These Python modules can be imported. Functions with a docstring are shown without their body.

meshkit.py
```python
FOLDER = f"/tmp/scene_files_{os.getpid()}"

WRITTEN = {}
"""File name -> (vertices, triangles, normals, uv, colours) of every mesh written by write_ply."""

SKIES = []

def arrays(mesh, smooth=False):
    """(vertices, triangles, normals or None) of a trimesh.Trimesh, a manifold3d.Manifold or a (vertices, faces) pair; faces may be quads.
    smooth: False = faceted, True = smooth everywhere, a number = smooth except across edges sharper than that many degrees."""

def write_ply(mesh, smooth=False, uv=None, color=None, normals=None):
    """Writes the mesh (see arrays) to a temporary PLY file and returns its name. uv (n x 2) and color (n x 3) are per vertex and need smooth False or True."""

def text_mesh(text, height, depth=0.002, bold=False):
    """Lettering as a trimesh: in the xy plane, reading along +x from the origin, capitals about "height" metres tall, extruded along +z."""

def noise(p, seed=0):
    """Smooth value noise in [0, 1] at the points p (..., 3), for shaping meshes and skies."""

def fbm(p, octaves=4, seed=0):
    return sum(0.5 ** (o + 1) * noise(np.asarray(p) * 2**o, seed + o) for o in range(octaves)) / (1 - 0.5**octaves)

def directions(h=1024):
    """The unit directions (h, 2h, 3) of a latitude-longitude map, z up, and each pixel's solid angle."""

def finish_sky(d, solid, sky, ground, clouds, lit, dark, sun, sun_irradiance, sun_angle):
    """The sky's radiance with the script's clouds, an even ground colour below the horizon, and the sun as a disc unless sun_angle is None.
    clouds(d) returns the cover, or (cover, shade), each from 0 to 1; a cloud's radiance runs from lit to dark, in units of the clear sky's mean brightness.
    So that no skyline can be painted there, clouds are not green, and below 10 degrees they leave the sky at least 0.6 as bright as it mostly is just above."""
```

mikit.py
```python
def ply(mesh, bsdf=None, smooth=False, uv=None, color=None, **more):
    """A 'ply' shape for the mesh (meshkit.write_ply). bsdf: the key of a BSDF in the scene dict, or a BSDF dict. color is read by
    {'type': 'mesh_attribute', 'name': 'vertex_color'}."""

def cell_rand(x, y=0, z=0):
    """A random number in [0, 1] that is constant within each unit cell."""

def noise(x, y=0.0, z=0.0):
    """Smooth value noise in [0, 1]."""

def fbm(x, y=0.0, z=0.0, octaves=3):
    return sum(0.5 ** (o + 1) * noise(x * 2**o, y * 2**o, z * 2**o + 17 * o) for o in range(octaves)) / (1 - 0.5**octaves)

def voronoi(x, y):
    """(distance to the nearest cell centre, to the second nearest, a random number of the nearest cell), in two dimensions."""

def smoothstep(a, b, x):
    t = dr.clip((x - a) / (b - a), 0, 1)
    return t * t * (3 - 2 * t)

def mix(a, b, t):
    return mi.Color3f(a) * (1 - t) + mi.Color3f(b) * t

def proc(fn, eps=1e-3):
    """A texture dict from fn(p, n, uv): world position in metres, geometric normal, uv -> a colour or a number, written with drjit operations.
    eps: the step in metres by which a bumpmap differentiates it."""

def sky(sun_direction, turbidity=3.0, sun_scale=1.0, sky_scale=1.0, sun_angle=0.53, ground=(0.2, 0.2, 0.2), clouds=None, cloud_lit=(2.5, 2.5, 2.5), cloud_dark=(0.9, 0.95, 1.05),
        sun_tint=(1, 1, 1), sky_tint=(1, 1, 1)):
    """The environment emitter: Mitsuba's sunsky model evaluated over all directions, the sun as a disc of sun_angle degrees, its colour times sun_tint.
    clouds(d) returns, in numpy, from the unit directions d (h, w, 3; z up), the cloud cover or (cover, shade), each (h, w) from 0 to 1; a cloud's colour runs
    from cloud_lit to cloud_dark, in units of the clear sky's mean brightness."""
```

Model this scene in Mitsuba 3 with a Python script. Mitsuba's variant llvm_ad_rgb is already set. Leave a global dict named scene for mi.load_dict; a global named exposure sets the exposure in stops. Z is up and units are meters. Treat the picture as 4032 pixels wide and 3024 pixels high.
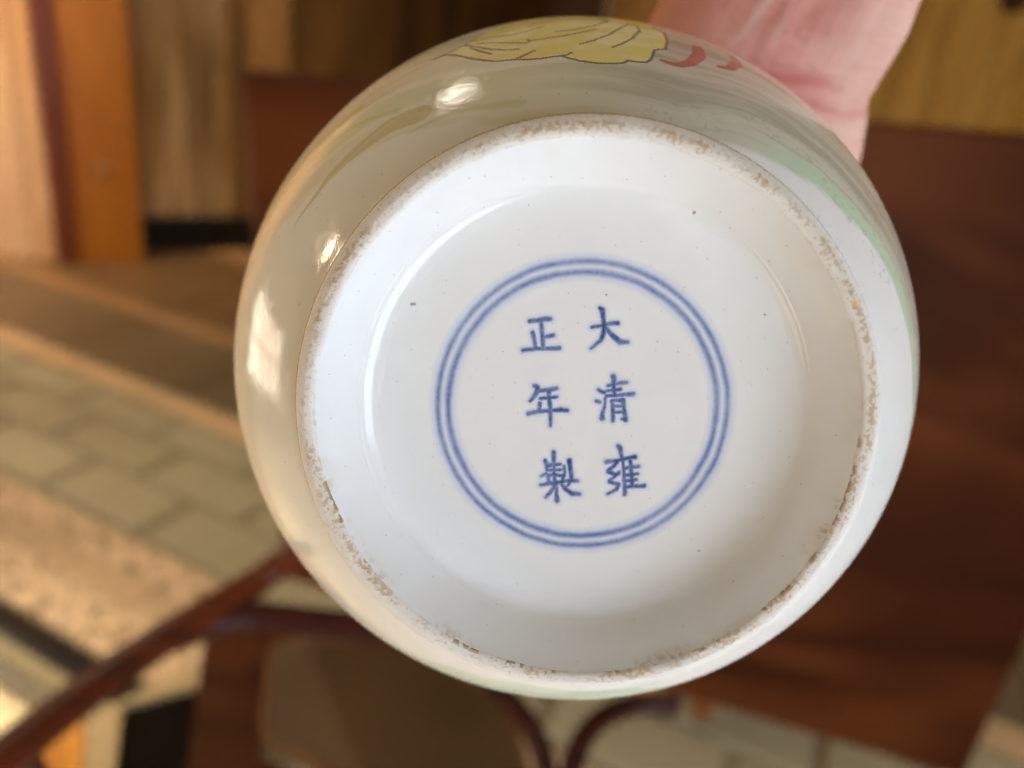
import math
import numpy as np, trimesh, manifold3d as m3, drjit as dr, mitsuba as mi, mikit, meshkit
from mikit import noise, fbm, voronoi, smoothstep, mix, cell_rand

T = mi.ScalarTransform4f
scene, labels = {}, {}

# ------------------------------------------------------------------ camera
CAM_POS = np.array([0.0, 0.0, 1.35])
CAM_R = np.array([[0.99027, 0.13917, 0.0], [0.05661, -0.40279, 0.91354], [0.12714, -0.90466, -0.40674]])   # columns: right, down, forward
fwd, upv = CAM_R[:, 2], -CAM_R[:, 1]
scene['camera'] = {'type': 'thinlens', 'fov': 67.3, 'fov_axis': 'x', 'aperture_radius': 0.0020, 'focus_distance': 0.151,
                   'near_clip': 0.01, 'far_clip': 60.0,
                   'to_world': T().look_at(origin=CAM_POS.tolist(), target=(CAM_POS + fwd).tolist(), up=upv.tolist())}
exposure = 0.20

# ------------------------------------------------------------------ light: the warm room all round, daylight windows, lamps, an added fill window and added spots
scene['room_light'] = {'type': 'constant', 'radiance': {'type': 'rgb', 'value': [0.245, 0.185, 0.112]}}


def rgb(*c):
    return {'type': 'rgb', 'value': list(c)}


def tag(key, label=None, category=None, group=None, kind=None):
    labels[key] = {k: v for k, v in (('label', label), ('category', category), ('group', group), ('kind', kind)) if v}


def facing(center, target, w, h):
    return T().look_at(origin=list(center), target=list(target), up=[0, 0, 1]) @ T().scale([w / 2, h / 2, 1])


def numbered(k):
    if k not in scene:
        return k
    i = 1
    while f'{k}_{i:03d}' in scene:
        i += 1
    return f'{k}_{i:03d}'


def put(key, mesh, bsdf, smooth=False, **more):
    key = numbered(key)
    scene[key] = mikit.ply(mesh, bsdf, smooth, **more)
    return key


def window(name, center, target, w, h, L, label):
    """A lit window: its panes give the daylight, a frame of bars stands round and between them."""
    A = facing(center, target, 2, 2)
    A_np = np.array(A.matrix)
    for i in range(2):
        for j in range(2):
            x, y = (i - .5) * w / 2, (j - .5) * h / 2
            scene[numbered(name + '__pane')] = {'type': 'rectangle', 'to_world': A @ T().translate([x, y, 0]) @ T().scale([w / 4 - .02, h / 4 - .02, 1]),
                                                'emitter': {'type': 'area', 'radiance': rgb(*L)}, 'bsdf': {'type': 'ref', 'id': 'dark_mat'}}
    bars = [((0, 0), (.04, h)), ((0, 0), (w, .04)), ((-w / 2, 0), (.06, h + .06)), ((w / 2, 0), (.06, h + .06)), ((0, -h / 2), (w, .06)), ((0, h / 2), (w, .06))]
    ms = []
    for (x, y), (a, b) in bars:
        m = trimesh.creation.box((a, b, .05)); m.apply_translation((x, y, -.02)); ms.append(m)
    m = trimesh.util.concatenate(ms); m.apply_transform(A_np)
    put(name + '__frame', m, 'frame_mat')
    tag(name, label, 'window')


scene['dark_mat'] = {'type': 'diffuse', 'reflectance': rgb(.02, .02, .02)}
scene['frame_mat'] = {'type': 'twosided', 'bsdf': {'type': 'diffuse', 'reflectance': rgb(.5, .45, .4)}}
VASE_C = np.array([0.01453, 0.1321, 1.286833])
window('window', VASE_C + np.array([1.22, -1.40, -.30]), VASE_C, 1.5, 1.5, (4.15, 4.70, 5.45), 'tall bright daylight window behind the viewer at the right')
window('window_001', (-2.4, 1.15, .62), VASE_C, 1.1, .72, (4.4, 3.5, 2.6), 'narrow warm lit window beyond the left edge')
window('window_002', (-.92, -.62, .52), (-.4, 1.05, 1.0), .8, .6, (3.1, 2.2, 1.35), 'added warm fill light in a window frame, low behind the viewer at the left')  # made-up window, added for sheen on the table top and warm fill

def lamp(name, c, r, L, label):
    scene[name] = {'type': 'sphere', 'center': list(c), 'radius': r, 'emitter': {'type': 'area', 'radiance': rgb(*L)}}
    tag(name, label, 'lamp')


lamp('lamp_bulb', (-1.25, 1.45, 3.15), .18, (9, 8.2, 6.8), 'round lamp bulb hanging high over the tiled floor')
lamp('lamp_bulb_001', (-2.43, .40, 2.0), .13, (36, 28, 18), 'golden lamp bulb hanging beyond the left edge')
for k_, (o_, t_, i_, cut) in enumerate((((-3.0, 2.5, 2.9), (-2.9, 3.9, .9), (21, 14, 8.5), 42), ((-1.3, 2.2, 3.3), (-1.3, 2.0, 0), (6, 4.8, 3.3), 48), ((-.77, -.86, .50), (-.42, 1.06, 1.02), (150, 135, 135), 14), ((-1.5, .7, 2.6), (-1.02, 1.0, -.12), (13, 10.7, 7.2), 14))):
    scene['fill_spot_%d' % k_] = {'type': 'spot', 'to_world': T().look_at(origin=list(o_), target=list(t_), up=[1, 0, 0]), 'intensity': rgb(*i_), 'cutoff_angle': float(cut), 'beam_width': float(cut * .35)}  # added unseen spots brightening the left wall, floor, table top and lower floor


# ------------------------------------------------------------------ vase frame: origin in the middle of the foot, z from the foot up to the mouth
VASE_R = np.array([[0.990486, 0.137544, 0.004358], [0.031676, -0.258692, 0.96544], [0.133918, -0.956117, -0.260588]])
VASE_M = np.eye(4); VASE_M[:3, :3] = VASE_R; VASE_M[:3, 3] = VASE_C


def vlocal(p):
    """world metres -> vase millimetres"""
    d = [(p[i] - float(VASE_C[i])) * 1000.0 for i in range(3)]
    return [sum(d[i] * float(VASE_R[i, j]) for i in range(3)) for j in range(3)]


def seg2(x, y, s):
    """(distance minus half width) to a tapered stroke in the plane"""
    x0, y0, x1, y1, w0, w1 = s
    dx, dy = x1 - x0, y1 - y0
    t = dr.clip(((x - x0) * dx + (y - y0) * dy) / max(dx * dx + dy * dy, 1e-6), 0, 1)
    ex, ey = x - x0 - t * dx, y - y0 - t * dy
    return dr.sqrt(ex * ex + ey * ey) - (w0 + (w1 - w0) * t)


def seg3(q, s):
    a, b = s[:3], s[3:6]
    w0, w1 = (s[6], s[7]) if len(s) > 6 else (0, 0)
    d = [b[i] - a[i] for i in range(3)]
    t = dr.clip(sum((q[i] - a[i]) * d[i] for i in range(3)) / max(sum(v * v for v in d), 1e-6), 0, 1)
    return dr.sqrt(sum(dr.square(q[i] - a[i] - t * d[i]) for i in range(3))) - (w0 + (w1 - w0) * t)


def nearest(segs, f):
    """smooth-ish minimum of the distances, as a balanced tree"""
    ds = [f(s) for s in segs]
    while len(ds) > 1:
        ds = [dr.minimum(ds[i], ds[i + 1]) if i + 1 < len(ds) else ds[i] for i in range(0, len(ds), 2)]
    return ds[0]


# ------------------------------------------------------------------ drawn marks, in millimetres of the vase frame
MARK = [[-10.48,-17.29,-9.21,-17.38,0.34,0.34],[-9.21,-17.38,-7.4,-17.75,0.34,0.39],[-7.4,-17.75,-6.44,-17.75,0.39,0.33],[-8.31,-17.65,-8.12,-15.41,0.34,0.32],[-8.12,-15.41,-7.92,-12.98,0.32,0.34],[-7.92,-12.98,-7.79,-11.82,0.34,0.33],[-7.8,-14.17,-7.02,-14.2,0.25,0.33],[-7.02,-14.2,-5.87,-14.48,0.33,0.3],[-9.93,-14.98,-9.56,-13.28,0.34,0.28],[-9.56,-13.28,-9.37,-11.82,0.28,0.3],[-11.86,-11.48,-9.19,-11.79,0.3,0.27],[-9.19,-11.79,-6.76,-11.83,0.27,0.27],[-6.76,-11.83,-4.75,-11.92,0.27,0.38],[1.8,-16.08,3.93,-16.48,0.25,0.33],[3.93,-16.48,5.61,-16.88,0.33,0.32],[5.61,-16.88,6.87,-16.91,0.32,0.33],[3.27,-19.91,3.76,-19.43,0.25,0.47],[3.76,-19.43,3.96,-18.05,0.47,0.34],[3.96,-18.05,4.17,-16.48,0.34,0.42],[4.17,-16.48,4.02,-14.72,0.42,0.42],[4.02,-14.72,3.62,-13.57,0.42,0.33],[3.62,-13.57,2.67,-12.72,0.33,0.25],[2.67,-12.72,1.65,-11.86,0.25,0.17],[4.36,-16.24,5.34,-15.03,0.33,0.34],[5.34,-15.03,6.45,-13.94,0.34,0.47],[6.45,-13.94,7.31,-13.21,0.47,0.47],[7.31,-13.21,8.82,-13.16,0.47,0.3],[-9.44,-4.25,-8.89,-4.0,0.39,0.39],[-8.89,-4.0,-9.07,-3.07,0.39,0.42],[-9.07,-3.07,-9.67,-2.01,0.42,0.33],[-9.67,-2.01,-10.41,-1.2,0.33,0.21],[-8.88,-3.26,-7.11,-3.42,0.28,0.3],[-7.11,-3.42,-6.13,-3.58,0.3,0.34],[-6.13,-3.58,-5.09,-3.8,0.34,0.28],[-8.32,-1.7,-6.79,-1.9,0.25,0.28],[-6.79,-1.9,-5.07,-2.09,0.28,0.22],[-8.47,-0.77,-8.56,0.23,0.29,0.3],[-8.56,0.23,-8.55,0.92,0.3,0.36],[-10.77,1.37,-8.62,0.92,0.33,0.3],[-8.62,0.92,-6.16,0.79,0.3,0.3],[-6.16,0.79,-4.13,0.53,0.3,0.42],[-4.13,0.53,-2.96,0.71,0.42,0.33],[-6.74,-3.51,-6.54,-1.96,0.36,0.36],[-6.54,-1.96,-6.34,0.22,0.36,0.32],[-6.34,0.22,-6.3,2.42,0.32,0.32],[-6.3,2.42,-6.32,3.86,0.32,0.21],[3.28,-3.58,4.02,-3.12,0.22,0.29],[4.02,-3.12,4.52,-2.87,0.29,0.25],[2.9,-1.25,3.57,-1.06,0.23,0.29],[4.66,-1.82,4.57,-0.26,0.22,0.21],[4.57,-0.26,4.11,1.56,0.21,0.3],[4.11,1.56,4.12,2.25,0.3,0.47],[6.16,-6.28,6.29,-5.85,0.42,0.44],[6.29,-5.85,6.32,-4.49,0.44,0.38],[6.32,-4.49,6.43,-3.13,0.38,0.42],[6.43,-3.13,6.51,-2.51,0.42,0.3],[5.16,-4.36,6.55,-4.74,0.22,0.28],[6.55,-4.74,8.07,-4.99,0.28,0.3],[8.07,-4.99,8.86,-5.06,0.3,0.22],[4.69,-3.25,6.28,-3.5,0.21,0.3],[6.28,-3.5,7.61,-3.72,0.3,0.34],[4.83,-2.25,6.6,-2.35,0.22,0.25],[6.6,-2.35,8.12,-2.55,0.25,0.28],[8.12,-2.55,10.19,-2.71,0.28,0.36],[5.98,-1.26,6.22,-0.27,0.25,0.33],[6.22,-0.27,6.25,1.11,0.33,0.3],[6.25,1.11,6.28,2.73,0.3,0.3],[6.07,-1.39,7.11,-1.46,0.22,0.25],[7.11,-1.46,8.21,-1.46,0.25,0.39],[8.21,-1.46,8.36,-0.15,0.39,0.33],[8.36,-0.15,8.64,1.41,0.33,0.33],[8.64,1.41,8.85,2.53,0.33,0.42],[8.85,2.53,8.11,2.35,0.42,0.17],[6.34,-0.24,8.3,-0.28,0.22,0.25],[6.37,1.04,8.32,0.91,0.22,0.22],[-5.62,9.4,-5.58,10.34,0.36,0.35],[-5.58,10.34,-5.53,12.02,0.35,0.29],[-5.53,12.02,-5.45,14.04,0.29,0.24],[-5.45,14.04,-5.37,15.39,0.24,0.26],[-7.3,11.16,-6.9,12.16,0.29,0.35],[-6.9,12.16,-5.46,11.92,0.35,0.32],[-5.46,11.92,-4.22,11.88,0.32,0.23],[-6.96,12.16,-6.96,13.1,0.26,0.23],[-6.96,13.1,-5.52,13.09,0.23,0.23],[-5.52,13.09,-3.63,12.95,0.23,0.22],[-8.13,14.39,-7.08,13.78,0.17,0.19],[-6.82,14.18,-5.38,14.11,0.26,0.28],[-5.38,14.11,-3.42,14.22,0.28,0.32],[-6.62,14.18,-6.58,15.8,0.24,0.29],[-3.5,12.27,-3.33,13.35,0.22,0.22],[-3.33,13.35,-3.55,14.43,0.22,0.29],[-3.55,14.43,-3.8,15.38,0.29,0.23],[-2.34,11.06,-2.19,12.67,0.44,0.34],[-2.19,12.67,-1.98,14.35,0.34,0.36],[-1.98,14.35,-1.84,15.16,0.36,0.38],[-8.18,16.22,-6.54,15.9,0.24,0.29],[-6.54,15.9,-5.1,15.79,0.29,0.41],[-5.1,15.79,-3.14,15.37,0.41,0.26],[-3.14,15.37,-1.84,15.23,0.26,0.36],[-1.84,15.23,-0.72,15.35,0.36,0.26],[-5.11,15.66,-5.36,16.61,0.38,0.41],[-5.36,16.61,-6.14,17.77,0.41,0.3],[-6.14,17.77,-7.12,18.8,0.3,0.24],[-4.96,16.74,-4.95,18.1,0.23,0.29],[-4.95,18.1,-4.78,19.46,0.29,0.47],[-3.92,16.05,-3.13,17.07,0.26,0.35],[-3.13,17.07,-1.8,17.94,0.35,0.44],[-1.8,17.94,-0.3,18.06,0.44,0.35],[-2.16,15.7,-3.13,16.73,0.17,0.21],[7.5,8.01,7.84,8.4,0.38,0.41],[7.84,8.4,8.12,9.67,0.41,0.29],[8.12,9.67,8.27,10.6,0.29,0.35],[5.17,11.29,6.59,11.12,0.36,0.3],[6.59,11.12,8.34,10.74,0.3,0.36],[8.34,10.74,9.82,10.43,0.36,0.32],[9.82,10.43,10.86,10.25,0.32,0.41],[7.32,11.41,6.49,12.29,0.32,0.3],[6.49,12.29,5.53,13.17,0.3,0.32],[5.53,13.31,6.98,13.97,0.32,0.28],[6.98,13.97,7.75,13.76,0.28,0.24],[7.75,13.43,6.66,14.51,0.23,0.24],[6.66,14.51,5.83,15.32,0.24,0.29],[5.9,15.46,7.41,15.92,0.32,0.3],[7.41,15.92,7.67,16.12,0.3,0.35],[7.67,16.12,7.24,17.07,0.35,0.28],[7.24,17.07,5.49,18.04,0.28,0.19],[8.48,11.27,8.64,12.68,0.23,0.26],[8.64,12.68,8.74,14.09,0.26,0.26],[8.74,14.09,8.9,15.71,0.26,0.29],[8.9,15.71,9.0,17.06,0.29,0.32],[9.0,17.06,9.02,18.01,0.32,0.32],[9.9,10.73,10.12,11.8,0.29,0.34],[10.12,11.8,10.29,13.68,0.34,0.34],[10.29,13.68,10.46,15.36,0.34,0.32],[10.46,15.36,10.48,16.3,0.32,0.35],[8.77,12.68,10.19,12.33,0.24,0.3],[10.19,12.33,11.68,12.15,0.3,0.26],[8.8,14.09,10.23,13.95,0.26,0.29],[10.23,13.95,11.46,13.73,0.29,0.26],[8.7,15.2,10.26,15.12,0.24,0.28],[10.26,15.12,11.23,14.95,0.28,0.29],[8.99,16.59,10.62,16.37,0.24,0.29],[10.62,16.37,12.89,16.22,0.29,0.34]]
PITS = [[-33.33,-20.65],[-39.54,-37.81],[-33.82,-20.62],[20.79,-38.17],[35.46,-18.64],[24.45,29.87],[4.47,-22.48],[14.76,-13.22],[18.92,-11.26],[-4.05,-15.74],[-21.16,-7.68],[-19.01,-9.78]]
LEAF = [[-0.4178,36.7451],[-0.4001,36.2163],[-0.3795,36.0103],[-0.3634,34.5695],[-0.3418,31.9824],[-0.3165,28.9146],[-0.2811,26.1131],[-0.2488,24.3933],[-0.2045,23.6279],[-0.1607,22.6162],[-0.121,22.1866],[-0.0856,22.4101],[-0.0605,22.457],[-0.0415,21.5773],[-0.0073,20.529],[0.0429,19.9119],[0.0886,20.1518],[0.1191,20.6367],[0.1342,21.7282],[0.1544,21.6064],[0.1848,21.9706],[0.197,22.9663],[0.2039,24.7484],[0.2073,27.2228],[0.223,28.342],[0.2403,29.0489],[0.2452,33.7182],[0.2374,40.2346],[0.2077,43.5822],[0.2277,100.0],[-0.2219,100.0],[-0.2219,48.0689],[-0.2483,44.378],[-0.2812,39.94],[-0.3214,37.3333],[-0.3716,36.0837]]
LINES = [[-32.67,-73.6,36.75,-31.25,-73.89,36.22],[-31.25,-73.89,36.22,-29.68,-74.42,36.01],[-29.68,-74.42,36.01,-28.18,-74.11,34.57],[-28.18,-74.11,34.57,-26.04,-73.22,31.98],[-26.04,-73.22,31.98,-23.56,-71.93,28.91],[-23.56,-71.93,28.91,-20.44,-70.79,26.11],[-20.44,-70.79,26.11,-17.82,-70.14,24.39],[-17.82,-70.14,24.39,-14.57,-70.27,23.63],[-14.57,-70.27,23.63,-11.35,-70.03,22.62],[-11.35,-70.03,22.62,-8.52,-70.07,22.19],[-8.52,-70.07,22.19,-6.05,-70.51,22.41],[-6.05,-70.51,22.41,-4.28,-70.68,22.46],[-4.28,-70.68,22.46,-2.91,-70.01,21.58],[-2.91,-70.01,21.58,-0.5,-69.17,20.53],[-0.5,-69.17,20.53,2.94,-68.56,19.91],[2.94,-68.56,19.91,6.09,-68.57,20.15],[6.09,-68.57,20.15,8.23,-68.77,20.64],[8.23,-68.77,20.64,9.39,-69.57,21.73],[9.39,-69.57,21.73,10.78,-69.26,21.61],[10.78,-69.26,21.61,12.93,-69.21,21.97],[12.93,-69.21,21.97,13.94,-69.85,22.97],[13.94,-69.85,22.97,14.71,-71.14,24.75],[14.71,-71.14,24.75,15.33,-72.9,27.22],[15.33,-72.9,27.22,16.65,-73.43,28.34],[16.65,-73.43,28.34,18.04,-73.6,29.05],[18.04,-73.6,29.05,19.12,-76.43,33.72],[19.12,-76.43,33.72,19.36,-80.04,40.23],[19.36,-80.04,40.23,17.31,-82.12,43.58],[-23.5,-78.06,38.61,-18.77,-78.54,37.17],[-18.77,-78.54,37.17,-14.88,-78.4,35.45],[-14.88,-78.4,35.45,-11.09,-79.51,36.31],[-11.09,-79.51,36.31,-7.63,-81.32,38.92],[-22.53,-76.73,35.76,-18.58,-76.16,33.08],[-18.58,-76.16,33.08,-14.76,-75.51,30.78],[-14.76,-75.51,30.78,-11.59,-74.99,29.2],[-11.59,-74.99,29.2,-10.68,-75.76,30.13],[-10.68,-75.76,30.13,-11.43,-76.27,31.05],[-10.68,-75.76,30.13,-7.36,-76.16,30.14],[-7.36,-76.16,30.14,-3.66,-76.82,30.74],[-3.66,-76.82,30.74,0.11,-77.96,32.37],[0.11,-77.96,32.37,3.63,-79.32,34.77],[-5.06,-78.63,33.73,-1.3,-78.98,34.07],[-1.3,-78.98,34.07,3.44,-80.79,37.37],[3.44,-80.79,37.37,6.96,-83.26,42.75],[6.96,-83.26,42.75,5.34,-85.23,47.07],[-0.19,-74.04,26.6,2.81,-75.26,28.37],[2.81,-75.26,28.37,6.4,-77.45,31.99],[6.4,-77.45,31.99,9.11,-80.05,36.83],[9.11,-80.05,36.83,11.64,-82.55,42.36],[11.64,-82.55,42.36,13.54,-82.01,41.84],[13.54,-82.01,41.84,13.52,-79.53,37.02],[13.52,-79.53,37.02,11.11,-76.26,30.97],[11.11,-76.26,30.97,8.57,-74.35,27.7],[8.57,-74.35,27.7,6.41,-73.17,25.8],[-25.36,-76.85,37.49,-22.38,-75.42,33.53],[-22.38,-75.42,33.53,-19.18,-74.02,30.05],[-19.18,-74.02,30.05,-16.15,-73.33,28.05],[-16.15,-73.33,28.05,-13.03,-73.22,27.05],[-23.97,-75.48,34.41,-21.44,-73.74,30.56],[-21.44,-73.74,30.56,-18.89,-72.48,27.79],[-14.03,-70.26,23.49,-12.08,-71.17,24.16],[-12.08,-71.17,24.16,-9.76,-72.6,25.54],[-4.64,-70.69,22.5,-3.22,-70.89,22.64],[-3.22,-70.89,22.64,-2.13,-71.6,23.46],[-32.67,-73.6,36.75,-29.14,-74.89,36.45],[-29.14,-74.89,36.45,-25.54,-76.7,37.33],[-25.54,-76.7,37.33,-22.5,-79.67,41.13]]
NAVY = [[-28.41,-79.67,45.1,-25.53,-80.34,44.44,0.31,0.48],[-25.53,-80.34,44.44,-21.64,-80.92,43.23,0.48,0.26]]
RED = [[16.58,-70.06,23.92,18.16,-69.38,23.57,0.24,0.44],[18.16,-69.38,23.57,20.42,-69.13,24.03,0.44,0.64],[20.42,-69.13,24.03,23.04,-70.22,26.41,0.64,0.98],[23.04,-70.22,26.41,25.61,-72.82,31.16,0.98,1.26],[25.61,-72.82,31.16,26.38,-75.77,36.21,1.26,1.13],[29.63,-70.04,29.44,32.32,-70.18,31.28,0.38,0.76],[32.32,-70.18,31.28,35.23,-72.59,37.04,0.76,1.14],[35.23,-72.59,37.04,35.54,-75.07,41.7,1.14,0.99]]
OLIVE = [[-61.0,-36.97,23.08,-56.4,-42.49,22.22,0.1,0.76],[-56.4,-42.49,22.22,-53.35,-46.44,22.36,0.76,1.1],[-53.35,-46.44,22.36,-48.83,-50.42,21.71,1.1,1.57],[-48.83,-50.42,21.71,-44.74,-53.41,21.11,1.57,2.04],[-44.74,-53.41,21.11,-39.76,-56.67,20.6,2.04,2.53],[-39.76,-56.67,20.6,-33.07,-58.68,18.52,2.53,2.66]]
GREEN0 = [[-68.43,-44.06,38.36,-57.75,-53.34,33.43,0.38,0.66],[-57.75,-53.34,33.43,-49.93,-58.05,30.21,0.66,0.9],[-49.93,-58.05,30.21,-38.56,-60.22,23.32,0.9,1.03],[-34.91,-54.49,15.79,-30.18,-56.59,15.21,0.16,0.52],[-30.18,-56.59,15.21,-24.9,-58.51,14.69,0.52,0.84],[-24.9,-58.51,14.69,-12.71,-59.38,12.06,0.84,1.27]]
OLIVE2 = [[-81.11,-12.49,39.68,-83.79,-21.24,49.82,0.24,0.66],[-83.79,-21.24,49.82,-80.52,-32.65,51.1,0.66,0.74],[-80.52,-32.65,51.1,-71.08,-45.31,44.42,0.74,0.87],[-71.08,-45.31,44.42,-59.26,-56.58,39.42,0.87,1.15],[-59.26,-56.58,39.42,-49.35,-62.99,35.84,1.15,1.49]]
GREEN = [[33.16,-49.35,10.96,39.33,-47.78,13.1,0.22,1.33],[39.33,-47.78,13.1,43.63,-45.72,14.32,1.33,1.85],[43.63,-45.72,14.32,48.58,-43.16,16.05,1.85,2.04],[48.58,-43.16,16.05,52.71,-39.78,17.13,2.04,1.9],[52.71,-39.78,17.13,56.12,-36.32,17.97,1.9,1.92],[56.12,-36.32,17.97,60.3,-32.11,19.57,1.92,1.83],[64.79,-29.2,22.77,68.13,-25.28,24.78,1.8,1.22],[68.13,-25.28,24.78,71.14,-20.52,26.6,1.22,0.91],[71.14,-20.52,26.6,73.88,-14.15,28.24,0.91,0.34],[-52.17,62.23,38.01,-37.34,67.43,30.99,0.14,0.63],[-37.34,67.43,30.99,-29.54,66.89,25.37,0.63,1.05],[-29.54,66.89,25.37,-22.43,67.6,22.96,1.05,1.21],[-22.43,67.6,22.96,-16.34,68.39,21.86,1.21,1.08],[-16.34,68.39,21.86,-10.33,68.35,20.48,1.08,1.28],[-10.33,68.35,20.48,14.46,70.97,24.48,1.28,0.97]]
WASH = [[-14.56,-72.37,26.29,-0.08,-70.0,21.5,2.42,2.35],[-0.08,-70.0,21.5,15.69,-65.89,18.93,2.35,2.32],[15.69,-65.89,18.93,30.17,-61.62,19.89,2.32,2.6],[30.17,-61.62,19.89,43.46,-54.97,21.58,2.6,2.66],[43.46,-54.97,21.58,52.42,-47.29,22.2,2.66,2.37],[52.42,-47.29,22.2,59.53,-39.48,23.22,2.37,1.66],[-48.18,-73.47,54.07,-26.01,-72.98,31.62,1.85,2.44],[-26.01,-72.98,31.62,-4.16,-63.78,15.01,2.44,1.83],[-4.16,-63.78,15.01,20.17,-64.48,18.74,1.83,2.28]]
WASH2 = [[65.2,-37.53,28.26,70.4,-30.72,30.58,1.86,1.89],[70.4,-30.72,30.58,74.82,-21.41,32.16,1.89,1.71],[74.82,-21.41,32.16,76.58,-10.1,31.24,1.71,1.2],[76.58,-10.1,31.24,77.0,5.38,31.16,1.2,0.52]]

# ------------------------------------------------------------------ vase materials
EDGE = [(-3.15, 18.4), (-2.98, 17.7), (-2.87, 19.2), (-2.71, 21.2), (-2.62, 25.8), (-2.44, 38), (-2.2, 46), (-1.5, 46), (-1.25, 38), (-1.03, 27), (-.8, 20.6), (-.6, 16.8), (-.41, 11.5), (-.25, 8), (.3, 6),
        (.519, 10.4), (.707, 12.6), (.806, 14.4), (.882, 15.4), (1.0, 17.7), (1.07, 19.6), (1.235, 22.7), (1.39, 25.2), (1.53, 27.2), (1.66, 31), (2.0, 36), (2.24, 36), (2.52, 34), (2.78, 31), (2.94, 20), (3.15, 18.4)]
WHITE = (0.80, 0.80, 0.785)


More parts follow.
